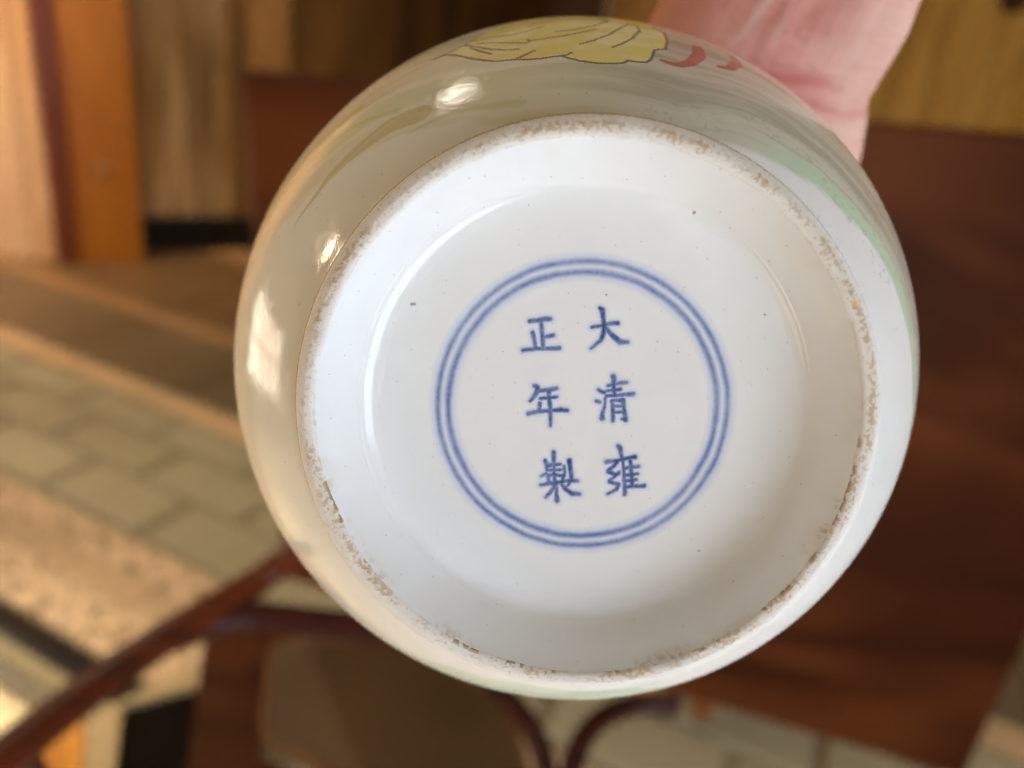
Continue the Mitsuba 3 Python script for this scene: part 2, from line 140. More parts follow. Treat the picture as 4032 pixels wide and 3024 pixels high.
def glaze_base(p, n, uv):
    x, y, z = vlocal(p)
    r = dr.sqrt(x * x + y * y)
    wob = (fbm(x * 0.9, y * 0.9, 3.0, 2) - 0.5)
    col = mix(WHITE, (0.775, 0.79, 0.79), smoothstep(35, 46, r))
    col = col * (0.985 + 0.03 * fbm(x * 0.12, y * 0.12, 1.0, 3))
    # underglaze blue: double ring and six characters, slightly bled into the glaze
    rr = r + 0.25 * (fbm(x * 0.25, y * 0.25, 7.0, 2) - 0.5) + 0.12 * wob
    w0 = 0.12 * (fbm(x * 0.4, y * 0.4, 9.0, 2) - .5)
    d = dr.minimum(dr.abs(rr - 29.05) - (0.50 + w0), dr.abs(rr - 26.95) - (0.56 + w0))
    ring = 1 - smoothstep(-0.55, 0.55, d)
    ringhalo = 1 - smoothstep(0.2, 1.8, d)
    inside = r < 22.0
    dm = nearest(MARK, lambda s: seg2(x + 0.10 * wob, y - 0.10 * wob, s)) - 0.10
    ink = dr.select(inside, 1 - smoothstep(-0.20, 0.30, dm), 0)
    pool = dr.select(inside, 1 - smoothstep(-0.55, -0.05, dm), 0)
    halo = dr.select(inside, 1 - smoothstep(0.0, 1.1, dm), 0)
    grain = fbm(x * 1.6, y * 1.6, 2.0, 2)
    pooling = smoothstep(0.45, 0.8, fbm(x * 0.55, y * 0.55, 5.0, 2))
    col = mix(col, (0.42, 0.52, 0.74), dr.clip(0.42 * halo + 0.40 * ringhalo, 0, .7))
    col = mix(col, (0.085, 0.150, 0.420), ring * dr.clip(0.76 + 0.25 * (grain - 0.5) + 0.35 * (fbm(x * .12, y * .12, 3.0, 2) - .5), 0, 1))
    col = mix(col, (0.050, 0.105, 0.345), ink * dr.clip(0.82 + 0.5 * (grain - 0.5), 0, 1))
    col = mix(col, (0.022, 0.045, 0.150), pool * dr.clip(0.38 + 0.8 * pooling, 0, 1))
    # iron specks and kiln pits
    c1, c2, rnd = voronoi(x * 0.33, y * 0.33)
    speck = (1 - smoothstep(0.02, 0.05, c1)) * smoothstep(0.72, 0.85, rnd)
    col = mix(col, (0.30, 0.24, 0.18), speck * 0.65)
    for k, (px, py) in enumerate(PITS):
        rad = (0.42, 0.3, 0.5, 0.45, 0.3, 0.3, 0.28, 0.35, 0.3, 0.2, 0.2, 0.2)[k]
        dd = dr.sqrt(dr.square(x - px) + dr.square(y - py))
        col = mix(col, (0.27, 0.20, 0.15), (1 - smoothstep(rad * 0.4, rad, dd)) * (0.8 if k < 7 else 0.35))
    # dirt caught along the broken inner edge of the foot, and a thin wash on the wall
    edge = smoothstep(46.5, 50.5, r)
    dirty = smoothstep(0.48, 0.72, fbm(x * 0.16, y * 0.16, 4.0, 3))
    fine = smoothstep(0.40, 0.62, fbm(x * 1.3, y * 1.3, 8.0, 2))
    col = mix(col, (0.44, 0.31, 0.17), edge * smoothstep(49.2, 50.6, r) * dirty * fine * 0.6 * smoothstep(-0.2, 0.6, y / dr.maximum(r, 1.0)))
    return mix(col, (0.72, 0.66, 0.56), edge * 0.25 * dirty)


def peel(p, n, uv):
    x, y, z = vlocal(p)
    return 0.00004 * fbm(x * 0.35, y * 0.35, z * 0.35, 2) + 0.000014 * noise(x * 3.0, y * 3.0, z * 3.0)


def biscuit(p, n, uv):
    x, y, z = vlocal(p)
    r = dr.sqrt(x * x + y * y)
    ang = dr.atan2(y, x)
    col = mix((0.73, 0.70, 0.655), (0.80, 0.78, 0.75), fbm(x * 0.5, y * 0.5, 1.0, 2))
    a = fbm(x * 1.7, y * 1.7, 2.0, 3)
    patch = fbm(x * 0.13, y * 0.13, 5.0, 3)
    # dirt: heavier along the middle of the rim on the upper side, along the inner edge on the lower side
    low = smoothstep(-0.3, 0.6, y / r)
    band = dr.exp(-dr.square((r - (52.6 - 1.2 * low)) / 1.15))
    dens = band * (0.35 + 0.9 * smoothstep(.3, .7, patch))
    sp = smoothstep(0.53, 0.68, a + 0.20 * (dens - 0.55))
    c1, c2, rnd = voronoi(x * 1.5, y * 1.5)
    dot = (1 - smoothstep(0.12, 0.35, c1)) * smoothstep(0.60, 0.8, rnd)
    col = mix(col, (0.67, 0.58, 0.45), dens * 0.6)
    col = mix(col, (0.47, 0.34, 0.20), sp * dr.clip(0.20 + 0.48 * dens, 0, .7))
    col = mix(col, (0.28, 0.19, 0.12), dot * dr.clip(0.14 + 0.30 * dens, 0, .5))
    # a tidemark of brown where the glaze stops inside, and the brown line at the outer edge
    crust = smoothstep(0.50, 0.60, fbm(x * 0.22, y * 0.22, 6.0, 2)) * smoothstep(0.44, 0.56, fbm(x * 1.1, y * 1.1, 3.0, 2))
    col = mix(col, (0.36, 0.245, 0.13), (1 - smoothstep(50.6, 51.6, r)) * crust * smoothstep(0.1, 0.6, low) * 0.95)
    left = 0.35 + 0.65 * smoothstep(0.2, -0.5, (x + y) / r)
    line = smoothstep(54.55, 54.95, r + 0.15 * (a - .5))
    col = mix(col, (0.40, 0.29, 0.20), line * (0.62 + 0.33 * left))
    # one speck of yellow enamel
    d = dr.sqrt(dr.square(x - 47.8) + dr.square(y + 21.5))
    return mix(col, (0.75, 0.45, 0.05), (1 - smoothstep(0.3, 0.75, d)) * 0.8)


def pitted(p, n, uv):
    x, y, z = vlocal(p)
    return 0.00022 * fbm(x * 1.2, y * 1.2, z * 1.2, 3)


def glaze_body(p, n, uv):
    q = vlocal(p)
    x, y, z = q
    th = dr.atan2(x, -y)
    f1 = fbm(th * 9, z * 0.22, 1.0, 3)
    brush = fbm(th * 3.0, z * 0.9, 4.0, 3)
    col = mi.Color3f(0.78, 0.775, 0.75) * (0.97 + 0.06 * f1)
    soft = lambda segs, a, b: 1 - smoothstep(a, b, nearest(segs, lambda s: seg3(q, s)) + 1.6 * (brush - 0.5))
    # the painted ground: a wash that starts along a curved edge, in long strokes, green along that edge on the right
    zb = mi.Float(EDGE[0][1])
    for (t0, z0), (t1, z1) in zip(EDGE[:-1], EDGE[1:]):
        zb = dr.select(th >= t0, z0 + (th - t0) * ((z1 - z0) / (t1 - t0)), zb)
    d = z - zb + 1.2 * (brush - 0.5)
    strokes = fbm(th * 1.3 + 3.0, d * 0.42, 2.0, 3)
    fine = fbm(th * 4.0, d * 1.1, 8.0, 2)
    wash = mix((0.385, 0.365, 0.275), (0.56, 0.54, 0.45), smoothstep(.30, .72, 0.7 * strokes + 0.3 * fine))
    side = smoothstep(-0.25, 0.25, th)
    leftc = mix((0.70, 0.65, 0.53), (0.77, 0.73, 0.65), smoothstep(.3, .65, strokes))
    leftc = mix(leftc, (0.60, 0.60, 0.38), smoothstep(.5, .7, fbm(th * 0.9 + 9.0, d * 0.33, 5.0, 2)) * 0.6)
    wash = mix(leftc, wash, side)
    wash = mix(wash, (0.47, 0.62, 0.44), side * (1 - smoothstep(2.2, 6.5, d)) * smoothstep(0.5, 0.8, th) * dr.clip(0.75 + 0.9 * (strokes - .5), 0, 1))
    back = smoothstep(1.9, 2.3, dr.abs(th))
    wash = mix(wash, mix((0.48, 0.64, 0.46), (0.66, 0.68, 0.55), smoothstep(.35, .65, strokes)), back)
    col = mix(col, wash, smoothstep(-0.7, 1.0, d) * (0.93 - 0.25 * back))
    thin = lambda segs, a, b: 1 - smoothstep(a, b, nearest(segs, lambda s: seg3(q, s)) + 0.7 * (brush - 0.5))
    col = mix(col, (0.52, 0.46, 0.22), thin(OLIVE, -0.35, 0.35) * (0.62 + 0.5 * (brush - .4)))
    col = mix(col, (0.55, 0.50, 0.20), soft(OLIVE2, -0.8, 0.8) * 0.7)
    col = mix(col, (0.50, 0.54, 0.26), thin(GREEN0, -0.8, 0.6) * 0.55)
    # the yellow petal with its drawn outline and veins
    inside = mi.Float(0)
    n_ = len(LEAF)
    cross = mi.Bool(False)
    for i in range(n_):
        (x0, y0), (x1, y1) = LEAF[i], LEAF[(i + 1) % n_]
        hit = ((y0 > z) != (y1 > z)) & (th < x0 + (z - y0) * ((x1 - x0) / (y1 - y0 if abs(y1 - y0) > 1e-9 else 1e-9)))
        cross = cross ^ hit
    yel = mix((0.78, 0.66, 0.20), (0.84, 0.76, 0.42), smoothstep(0.3, 0.7, fbm(th * 12, z * 0.35, 2.0, 2)))
    col = dr.select(cross, mix(col, yel, 0.92), col)
    dl = nearest(LINES, lambda s: seg3(q, s))
    lw = 0.12 + 0.16 * fbm(th * 14, z * 0.3, 6.0, 2)
    col = mix(col, (0.10, 0.07, 0.06), (1 - smoothstep(lw, lw + 0.24, dl)) * 0.86)
    col = mix(col, (0.10, 0.10, 0.20), (1 - smoothstep(-0.2, 0.3, nearest(NAVY, lambda s: seg3(q, s)))) * 0.85)
    red = 1 - smoothstep(0.1, 0.6, nearest(RED, lambda s: seg3(q, s)))
    col = mix(col, mix((0.36, 0.045, 0.06), (0.56, 0.17, 0.14), fbm(th * 30, z * 0.5, 1.0, 2)), red * 0.9)
    # grime specks and the stained line above the foot
    dust = smoothstep(.62, .74, fbm(th * 60, z * 1.3, 12.0, 3)) * smoothstep(.45, .6, fbm(th * 3, z * .1, 4.0, 2))
    col = mix(col, (0.36, 0.31, 0.23), dust * 0.28 * smoothstep(.1, .6, th + .9) * smoothstep(1.6, 1.0, th))
    c1, c2, rnd = voronoi(th * 14, z * 0.28)
    col = mix(col, (0.30, 0.24, 0.16), (1 - smoothstep(0.02, 0.06, c1)) * smoothstep(0.8, 0.9, rnd) * 0.5)
    return mix(col, (0.42, 0.32, 0.22), 1 - smoothstep(7.6, 8.6, z + 0.5 * (brush - .5)))


def sheen(lo, hi):
    def fn(p, n, uv):
        x, y, z = vlocal(p)
        return lo + (hi - lo) * smoothstep(.42, .68, fbm(x * .5, y * .5, z * .5, 3))
    return mikit.proc(fn)


def glossy(key, fn, rough=0.06, bump=peel, spec=0.55):
    scene[key] = {'type': 'bumpmap', 'arbitrary': mikit.proc(bump, 1e-4), 'scale': 1.0,
                  'bsdf': {'type': 'principled', 'base_color': mikit.proc(fn), 'roughness': rough, 'specular': spec}}


glossy('base_glaze', glaze_base, sheen(.05, .16))
glossy('body_glaze', glaze_body, sheen(.06, .20))
glossy('biscuit_mat', biscuit, 0.75, pitted, 0.3)

# ------------------------------------------------------------------ vase meshes
S = 0.85


def lathe(profile, segs, wob=None):
    """profile [(r, z)] in metres, from the inside of the foot outwards; quads as triangles, outward normals"""
    pr = np.array(profile, float)
    a = np.linspace(0, 2 * np.pi, segs, endpoint=False)
    r, z = pr[:, 0][:, None] * np.ones(segs), pr[:, 1][:, None] * np.ones(segs)
    if wob is not None:
        dr_, dz_ = wob(pr, a)
        r, z = r + dr_, z + dz_
    v = np.stack([r * np.cos(a), r * np.sin(a), z], -1)
    i, j = np.meshgrid(np.arange(len(pr) - 1), np.arange(segs), indexing='ij')
    k = (j + 1) % segs
    A, B, C, D = i * segs + j, i * segs + k, (i + 1) * segs + k, (i + 1) * segs + j
    f = np.concatenate([np.stack([A, B, C], -1).reshape(-1, 3), np.stack([A, C, D], -1).reshape(-1, 3)])
    return v.reshape(-1, 3), f


def smooth_profile(pts, n):
    from scipy.interpolate import PchipInterpolator
    p = np.array(pts, float) * S
    t = np.concatenate([[0], np.cumsum(np.linalg.norm(np.diff(p, axis=0), axis=1))])
    s = np.linspace(0, t[-1], n)
    return np.stack([PchipInterpolator(t, p[:, 0])(s), PchipInterpolator(t, p[:, 1])(s)], 1)


def to_vase(vf):
    v, f = vf
    m = trimesh.Trimesh(v @ VASE_R.T + VASE_C, f, process=False)
    c = m.vertices.mean(0)
    return m


def edge_noise(a, k, amp, seed):
    p = np.stack([np.cos(a) * k, np.sin(a) * k, np.zeros_like(a)], -1) + 31.7
    return (meshkit.fbm(p, 3, seed) - 0.5) * 2 * amp


def rim_wob(pr, a):
    """the inner edge of the rim is ragged, the foot not quite round"""
    near = np.exp(-((pr[:, 0] - 0.0600 * S) / 0.0011) ** 2)[:, None]
    e = edge_noise(a, 9, 0.0006, 3) + edge_noise(a, 40, 0.00012, 5)
    rid = np.exp(-((pr[:, 0] - .0524 * S) / .00019) ** 2)[:, None] * (0.6 + 1.1 * np.clip(edge_noise(a, 3, 1.0, 12), -.4, 1))[None]
    lowz = np.clip((pr[:, 0] - .045 * S) / (.02 * S), 0, 1)[:, None]
    return near * e[None] + lowz * edge_noise(a, 1.5, 0.00025, 8)[None], near * 0.3 * edge_noise(a, 24, 0.0002, 9)[None] - 0.00015 * rid * (pr[:, 1] > -.001)[:, None]


base_pts = [(.00001, .0101), (.010, .0101), (.022, .0100), (.034, .0099), (.0420, .00975), (.0470, .0095), (.0497, .0090), (.0512, .0083), (.0521, .0075), (.0528, .0067), (.0544, .0046),
            (.0564, .0016), (.0580, -.0012), (.0589, -.0028), (.0595, -.0038)]
rim_pts = [(.0595, -.0038), (.0599, -.0043), (.0606, -.0046), (.0616, -.0046), (.0627, -.0041), (.0638, -.0031), (.0645, -.0019), (.0649, -.0008), (.0650, .0004), (.0648, .0030), (.0646, .0060), (.0648, .0078)]
Zs, Rs = .09534218, .10812013
r0 = .0655
a0 = math.acos((Zs - .0086) / Rs)
arc = [(Rs * math.sin(t), Zs - Rs * math.cos(t)) for t in np.linspace(math.asin(r0 / Rs), 2.02, 26)]
body_pts = [(.0648, .0078), (.0650, .0084)] + arc + [(.083, .163), (.064, .186), (.046, .203), (.033, .222), (.0275, .245), (.026, .275), (.027, .300), (.032, .318), (.0385, .328), (.0395, .3305), (.037, .331),
            (.030, .322), (.0235, .300), (.0225, .275), (.024, .245), (.030, .222), (.044, .198)]
SEG = 360
put('vase__base', to_vase(lathe(smooth_profile(base_pts, 420), SEG, rim_wob)), 'base_glaze', True)
put('vase__foot_rim', to_vase(lathe(smooth_profile(rim_pts, 60), 720, rim_wob)), 'biscuit_mat', True)
put('vase__body', to_vase(lathe(smooth_profile(body_pts, 260), SEG, rim_wob)), 'body_glaze', True)
tag('vase', 'round white porcelain vase held upside down showing its foot ring and blue six character mark', 'vase')
tag('vase__base', 'recessed glazed base with six blue characters in a double ring')
tag('vase__foot_rim', 'unglazed white foot rim with brown speckled dirt')
tag('vase__body', 'glossy bulging body painted with a yellow petal and green streaks')

# ------------------------------------------------------------------ the hand that holds the vase from behind
def camp(px, py, d):
    return np.array([(px - 1106) / 1661.0 * d, (py - 829.5) / 1661.0 * d, d])


def to_world(pc):
    return np.asarray(pc) @ CAM_R.T + CAM_POS
secs = [(2010, -760, .225, .040, .030), (1850, -370, .230, .037, .0265), (1700, 0, .240, .0390, .0225), (1640, 110, .2485, .0382, .0205), (1604, 205, .2600, .0410, .0190), (1552, 340, .283, .0510, .0165), (1450, 500, .312, .047, .015), (1350, 640, .337, .043, .0125)]
from scipy.interpolate import PchipInterpolator as Pc_, CubicSpline as Cs_
secs0 = np.array(secs)
k0 = np.arange(len(secs0)); k1 = np.sort(np.unique(np.concatenate([k0, np.linspace(0, len(secs0) - 1, 22)])))
secs = [tuple(r) for r in np.column_stack([Cs_(k0, secs0[:, :3])(k1), Pc_(k0, secs0[:, 3:])(k1)])]
KEY = {int(k): int(np.argmin(abs(k1 - k))) for k in k0}
hp = np.array([to_world(camp(a, b, d)) for a, b, d, _, _ in secs])
tan = np.gradient(hp, axis=0); tan /= np.linalg.norm(tan, axis=1, keepdims=True)
wdir = []
for t, p in zip(tan, hp):
    w = np.cross(t, (p - CAM_POS) / np.linalg.norm(p - CAM_POS)); wdir.append(w / np.linalg.norm(w))
wdir = np.array(wdir)


def ball(c, r):
    return m3.Manifold.sphere(float(r), 20).translate([float(x) for x in c])


def link(a, b):
    return m3.Manifold.batch_hull(a + b)


def ring_of(i):
    _, _, _, hw, ht = secs[i]
    return [ball(hp[i] + wdir[i] * s * (hw - ht * k), ht * k) for s, k in ((-1, .80), (-.5, .97), (0, 1.0), (.5, .97), (1, .80))]


rings = [ring_of(i) for i in range(len(secs))]
parts = [link(rings[i], rings[i + 1]) for i in range(len(secs) - 1)]


def vcyl(th_deg, rho, z):
    t = math.radians(th_deg)
    return np.array([rho * math.sin(t), -rho * math.cos(t), z]) @ VASE_R.T + VASE_C


finger_paths = [[(60, .060, .190), (92, .040, .206), (135, .0365, .212), (175, .036, .212)],
                [(58, .058, .205), (92, .039, .222), (138, .0355, .229), (185, .035, .230)],
                [(55, .056, .219), (90, .039, .238), (135, .0352, .246), (178, .035, .247)],
                [(52, .056, .232), (86, .039, .252), (124, .0348, .260), (158, .0345, .261)]]
for i, path in enumerate(finger_paths):
    s = (-.78, -.26, .26, .78)[3 - i]
    pts = [hp[-1] + wdir[-1] * s * .036] + [vcyl(*q) for q in path]
    rad = [.0108, .0098, .0092, .0086, .0076] if i < 3 else [.0098, .0086, .0080, .0074, .0066]
    b = [[ball(p, r)] for p, r in zip(pts, rad)]
    parts += [link(b[k], b[k + 1]) for k in range(len(b) - 1)]
tp = [hp[KEY[5]] + wdir[KEY[5]] * .030, vcyl(8, .072, .182), vcyl(-22, .046, .202), vcyl(-58, .0375, .214)]
b = [[ball(p, r)] for p, r in zip(tp, (.0165, .0125, .0108, .0092))]
parts += [link(b[k], b[k + 1]) for k in range(len(b) - 1)]
hand = m3.Manifold.batch_boolean(parts, m3.OpType.Add).refine_to_length(0.0035)
hm = hand.to_mesh()
hand = trimesh.Trimesh(hm.vert_properties[:, :3], hm.tri_verts, process=True)
trimesh.smoothing.filter_taubin(hand, lamb=0.55, nu=-0.53, iterations=36)


def arm_coords(v):
    """(along the limb in metres from the wrist, across in metres) of points"""
    ax_ = hp[KEY[2]] - hp[KEY[4]]; L = np.linalg.norm(ax_); ax_ = ax_ / L
    c_ = wdir[KEY[3]] - ax_ * (wdir[KEY[3]] @ ax_); c_ = c_ / np.linalg.norm(c_)
    return ax_, c_, hp[KEY[3]]


AX, AC, AO = arm_coords(None)
vv = np.asarray(hand.vertices); nn = np.asarray(hand.vertex_normals)
u_, w_ = (vv - AO) @ AX, (vv - AO) @ AC
tendon = 0.0012 * (np.exp(-((w_ - .003) / .003) ** 2) + .9 * np.exp(-((w_ + .006 - .25 * (u_ - .008)) / .0028) ** 2)) * np.clip((u_ + .002) / .012, 0, 1)
crease = -0.0011 * np.exp(-((u_ - .0005 + .0016 * np.sin(w_ * 230)) / .0016) ** 2) * np.clip((w_ + .004) / .008, 0, 1)
crease = crease - 0.0008 * np.exp(-((u_ + .0062 - .12 * (w_ - .02) + .0012 * np.sin(w_ * 300)) / .0014) ** 2) - 0.0006 * np.exp(-((u_ - .0105 + .1 * w_) / .001) ** 2)
soft = 0.0022 * (meshkit.fbm(vv * 45, 3, 4) - .5)
hand.vertices = vv + nn * (tendon + crease + soft)[:, None]


def skin(p, n, uv):
    d = [p[i] - float(AO[i]) for i in range(3)]
    u = sum(d[i] * float(AX[i]) for i in range(3)) * 1000
    w = sum(d[i] * float(AC[i]) for i in range(3)) * 1000
    x, y, z = p[0] * 1000, p[1] * 1000, p[2] * 1000
    m1 = fbm(x * .06, y * .06, z * .06, 3)
    m2 = fbm(w * .35, u * .05, 3.0, 3)
    col = mix((0.60, 0.225, 0.175), (0.80, 0.42, 0.35), smoothstep(.25, .75, 0.6 * m1 + 0.4 * m2))
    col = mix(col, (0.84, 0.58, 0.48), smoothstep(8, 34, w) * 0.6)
    col = mix(col, (0.52, 0.19, 0.14), smoothstep(-8, -34, w) * 0.6)  # wrist shading painted in: paler right side, darker left side
    wob = 1.6 * dr.sin(w * .23) + 1.2 * (m2 - .5)
    zone = dr.exp(-dr.square((u + 1.5) / 7.5)) * dr.exp(-dr.square((w - 14) / 15.0))
    col = mix(col, (0.66, 0.20, 0.165), zone * 0.5)
    line = dr.exp(-dr.square((u - .5 + wob) / 1.9)) * smoothstep(-4, 6, w) * smoothstep(30, 20, w)
    col = mix(col, (0.55, 0.10, 0.09), line * 0.55)
    col = mix(col, (0.60, 0.15, 0.13), dr.exp(-dr.square((u + 6.2 - .12 * (w - 20) + wob * .7) / 1.6)) * smoothstep(6, 14, w) * 0.4)
    ripple = smoothstep(.52, .72, fbm(u * .8, w * .12, 4.0, 2))
    col = mix(col, (0.62, 0.24, 0.19), ripple * 0.20)
    pale = dr.exp(-dr.square((w + 6 - .25 * (u - 8)) / 1.3)) * smoothstep(2, 7, u) + 0.8 * dr.exp(-dr.square((w - 3) / 1.1)) * smoothstep(6, 10, u)  # gloss along the tendons, painted in as pale streaks
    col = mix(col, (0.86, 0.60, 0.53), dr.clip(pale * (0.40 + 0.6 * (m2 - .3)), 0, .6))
    vein = dr.exp(-dr.square((w + 4 + 3.5 * dr.sin(u * .06)) / 2.2))
    return mix(col, (0.55, 0.30, 0.30), vein * 0.18 * smoothstep(0, 15, u))


def skin_bump(p, n, uv):
    d = [p[i] - float(AO[i]) for i in range(3)]
    u = sum(d[i] * float(AX[i]) for i in range(3)) * 1000
    w = sum(d[i] * float(AC[i]) for i in range(3)) * 1000
    a = fbm(u * .9, w * .22, 2.0, 3)
    c1, c2, r_ = voronoi(u * .9, w * .7)
    return 0.0006 * a - 0.00012 * (1 - smoothstep(0, .12, c2 - c1))


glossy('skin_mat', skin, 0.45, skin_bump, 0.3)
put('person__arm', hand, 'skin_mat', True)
tag('person', 'bare wrist and forearm of a person gripping the vase from behind', 'person')


# ------------------------------------------------------------------ the shop behind: floor, walls, furniture
def local(p, key_rot=0.0, o=(0, 0)):
    c, s = math.cos(key_rot), math.sin(key_rot)
    x, y = p[0] - o[0], p[1] - o[1]
    return c * x + s * y, -s * x + c * y


def wood(key, c0, c1, c2, axis=2, fine=60.0, along=3.0, rough=0.4, spec=0.4, big=1.0):
    """wood with grain along one world axis; patches of tone, streaks and knots"""
    def fn(p, n, uv):
        q = [p[0], p[1], p[2]]
        a = q[axis]; b = q[(axis + 1) % 3] + 0.7 * q[(axis + 2) % 3]
        warp = fbm(a * along * .5, b * 6, 2.0, 2)
        g = fbm(a * along, b * fine + warp * 4, 1.0, 3)
        tone = fbm(a * 1.6 * big, b * 5 * big, 6.0, 3)
        col = mix(c0, c1, smoothstep(.25, .75, tone))
        return mix(col, c2, smoothstep(.52, .75, g) * .6)
    scene[key] = {'type': 'principled', 'base_color': mikit.proc(fn), 'roughness': rough, 'specular': spec}


def plain(key, c, rough=0.5, spec=0.4, var=0.15, scale=12.0):
    fn = lambda p, n, uv: mi.Color3f(*c) * (1 - var + 2 * var * fbm(p[0] * scale, p[1] * scale, p[2] * scale, 3))
    scene[key] = {'type': 'principled', 'base_color': mikit.proc(fn), 'roughness': rough, 'specular': spec}


def bevel_box(sx, sy, sz, r):
    r = min(r, sx * .45, sy * .45, sz * .45)
    pts = [[x * (sx / 2 - (0 if k == 0 else r)), y * (sy / 2 - (0 if k == 1 else r)), z * (sz / 2 - (0 if k == 2 else r))]
           for k in range(3) for x in (-1, 1) for y in (-1, 1) for z in (-1, 1)]
    return trimesh.convex.convex_hull(np.array(pts))


def box(key, center, size, rot, bsdf, r=.006):
    m = bevel_box(*size, r)
    m.apply_transform(trimesh.transformations.rotation_matrix(rot, [0, 0, 1]))
    m.apply_translation(center)
    return put(key, m, bsdf)


def tube(points, radii, n=40, sides=14, flat=1.0):
    from scipy.interpolate import CubicSpline
    P = np.array(points, float); R = np.broadcast_to(np.array(radii, float), (len(P),))
    t = np.concatenate([[0], np.cumsum(np.linalg.norm(np.diff(P, axis=0), axis=1))])
    s = np.linspace(0, t[-1], n)
    P = CubicSpline(t, P)(s); R = np.interp(s, t, R)
    d = np.gradient(P, axis=0); d /= np.linalg.norm(d, axis=1, keepdims=True)
    up = np.array([0, 0, 1.0]) if abs(d[:, 2]).mean() < .8 else np.array([0, 1.0, 0])
    a = np.cross(d, up); a /= np.linalg.norm(a, axis=1, keepdims=True); b_ = np.cross(a, d)
    an = np.linspace(0, 2 * np.pi, sides, endpoint=False)
    v = P[:, None] + R[:, None, None] * (np.cos(an)[None, :, None] * a[:, None] + flat * np.sin(an)[None, :, None] * b_[:, None])
    v = np.vstack([v.reshape(-1, 3), P[:1], P[-1:]])
    i, j = np.meshgrid(np.arange(n - 1), np.arange(sides), indexing='ij'); k = (j + 1) % sides
    f = [np.stack([i * sides + j, (i + 1) * sides + k, i * sides + k], -1).reshape(-1, 3), np.stack([i * sides + j, (i + 1) * sides + j, (i + 1) * sides + k], -1).reshape(-1, 3)]
    jj = np.arange(sides); kk = (jj + 1) % sides
    f += [np.stack([jj, kk, 0 * jj + n * sides], -1), np.stack([(n - 1) * sides + kk, (n - 1) * sides + jj, 0 * jj + n * sides + 1], -1)]
    m = trimesh.Trimesh(v, np.vstack(f), process=False)
    m.fix_normals()
    return m


wood('mahogany', (.052, .013, .0045), (.125, .034, .009), (.024, .006, .002), 0, 22, 2, .5, .06, 1.6)
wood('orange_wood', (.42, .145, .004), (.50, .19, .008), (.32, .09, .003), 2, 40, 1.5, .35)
wood('orange_shaded', (.16, .032, .003), (.20, .04, .004), (.10, .02, .002), 2, 40, 1.5, .35)  # the post wood again, darkened for its shadow side
wood('tan_wood', (.70, .44, .24), (.82, .58, .40), (.45, .25, .12), 2, 14, 1, .25, .5)
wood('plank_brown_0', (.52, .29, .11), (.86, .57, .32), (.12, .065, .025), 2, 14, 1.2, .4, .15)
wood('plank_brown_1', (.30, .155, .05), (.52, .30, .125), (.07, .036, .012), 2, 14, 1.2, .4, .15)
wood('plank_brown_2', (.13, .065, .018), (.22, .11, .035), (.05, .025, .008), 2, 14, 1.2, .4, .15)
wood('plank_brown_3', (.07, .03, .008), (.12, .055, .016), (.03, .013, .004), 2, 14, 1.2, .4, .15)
wood('plank_dark', (.06, .025, .006), (.10, .045, .012), (.03, .012, .004), 2, 14, 1.2, .4, .15)
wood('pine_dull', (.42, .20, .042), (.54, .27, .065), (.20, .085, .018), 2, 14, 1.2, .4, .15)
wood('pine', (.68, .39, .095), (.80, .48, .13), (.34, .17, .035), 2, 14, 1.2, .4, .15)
wood('red_wood', (.085, .014, .004), (.140, .027, .006), (.04, .008, .003), 0, 60, 6, .3, .3)
wood('red_wood_dark', (.030, .007, .005), (.055, .011, .007), (.02, .005, .004), 0, 60, 6, .35, .2)
wood('orange_leg', (.26, .09, .025), (.34, .13, .04), (.16, .05, .015), 2, 40, 3, .35)
wood('orange_chest', (.55, .22, .02), (.65, .28, .04), (.40, .15, .015), 2, 40, 3, .4)
wood('red_brown', (.085, .025, .007), (.115, .035, .010), (.055, .016, .005), 0, 30, 3, .5, .1)
plain('pale_floor', (.95, .85, .58), .6)
plain('grout', (.31, .265, .165), .7)
plain('sage_tile', (.46, .42, .29), .35, .5, .12, 4)
plain('sage_tile_b', (.42, .385, .26), .35, .5, .12, 4)
plain('sand_tile', (.70, .49, .29), .5, .4, .2, 6)
plain('sand_dull', (.36, .22, .105), .5, .4, .2, 5)
plain('brown_tile', (.17, .128, .078), .4, .5, .25, 3)
plain('brown_tile_b', (.17, .105, .05), .4, .5, .25, 3)
plain('black_lacquer', (.012, .010, .009), .35, .22)
plain('grey_highlight', (.10, .09, .10), .25, .6)
plain('steel', (.30, .24, .18), .4)
plain('steel_dark', (.05, .02, .01), .4)
plain('brass', (.60, .30, .07), .4)
plain('brown_leather', (.135, .080, .034), .5, .4, .25, 7)
plain('orange_trim', (.19, .085, .028), .5)
plain('pale_trim', (.48, .36, .20), .5)
plain('black_hole', (.008, .006, .004), .8, .05)


plain('knot', (.06, .03, .012), .6)


def floral_fn(p, n, uv):
    x, y = local(p, FT0)
    w1 = fbm(x * 9, y * 9, 1.0, 2)
    a = dr.sin(x * 60 + 7 * w1) * dr.sin(y * 66 + 6 * fbm(x * 8, y * 8, 5.0, 2))
    c1, c2, r_ = voronoi(x * 27, y * 27)
    petal = smoothstep(.15, .35, dr.abs(c1 - .35) + .12 * a)
    col = mix((.74, .55, .37), (.24, .16, .09), petal * .85)
    band = 1 - smoothstep(.035, .06, dr.abs(y - 1.02))
    col = mix(col, (.50, .36, .23), band * .75)
    return col


FT0 = math.atan2(-.39, .92)
scene['floral'] = {'type': 'principled', 'base_color': mikit.proc(floral_fn), 'roughness': .5, 'specular': .4}
FT = math.atan2(-.39, .92)                      # the floor pattern runs along this direction
fs = np.array([math.cos(FT), math.sin(FT)]); ft = np.array([-fs[1], fs[0]])


def fl(s, t):
    return fs * s + ft * t


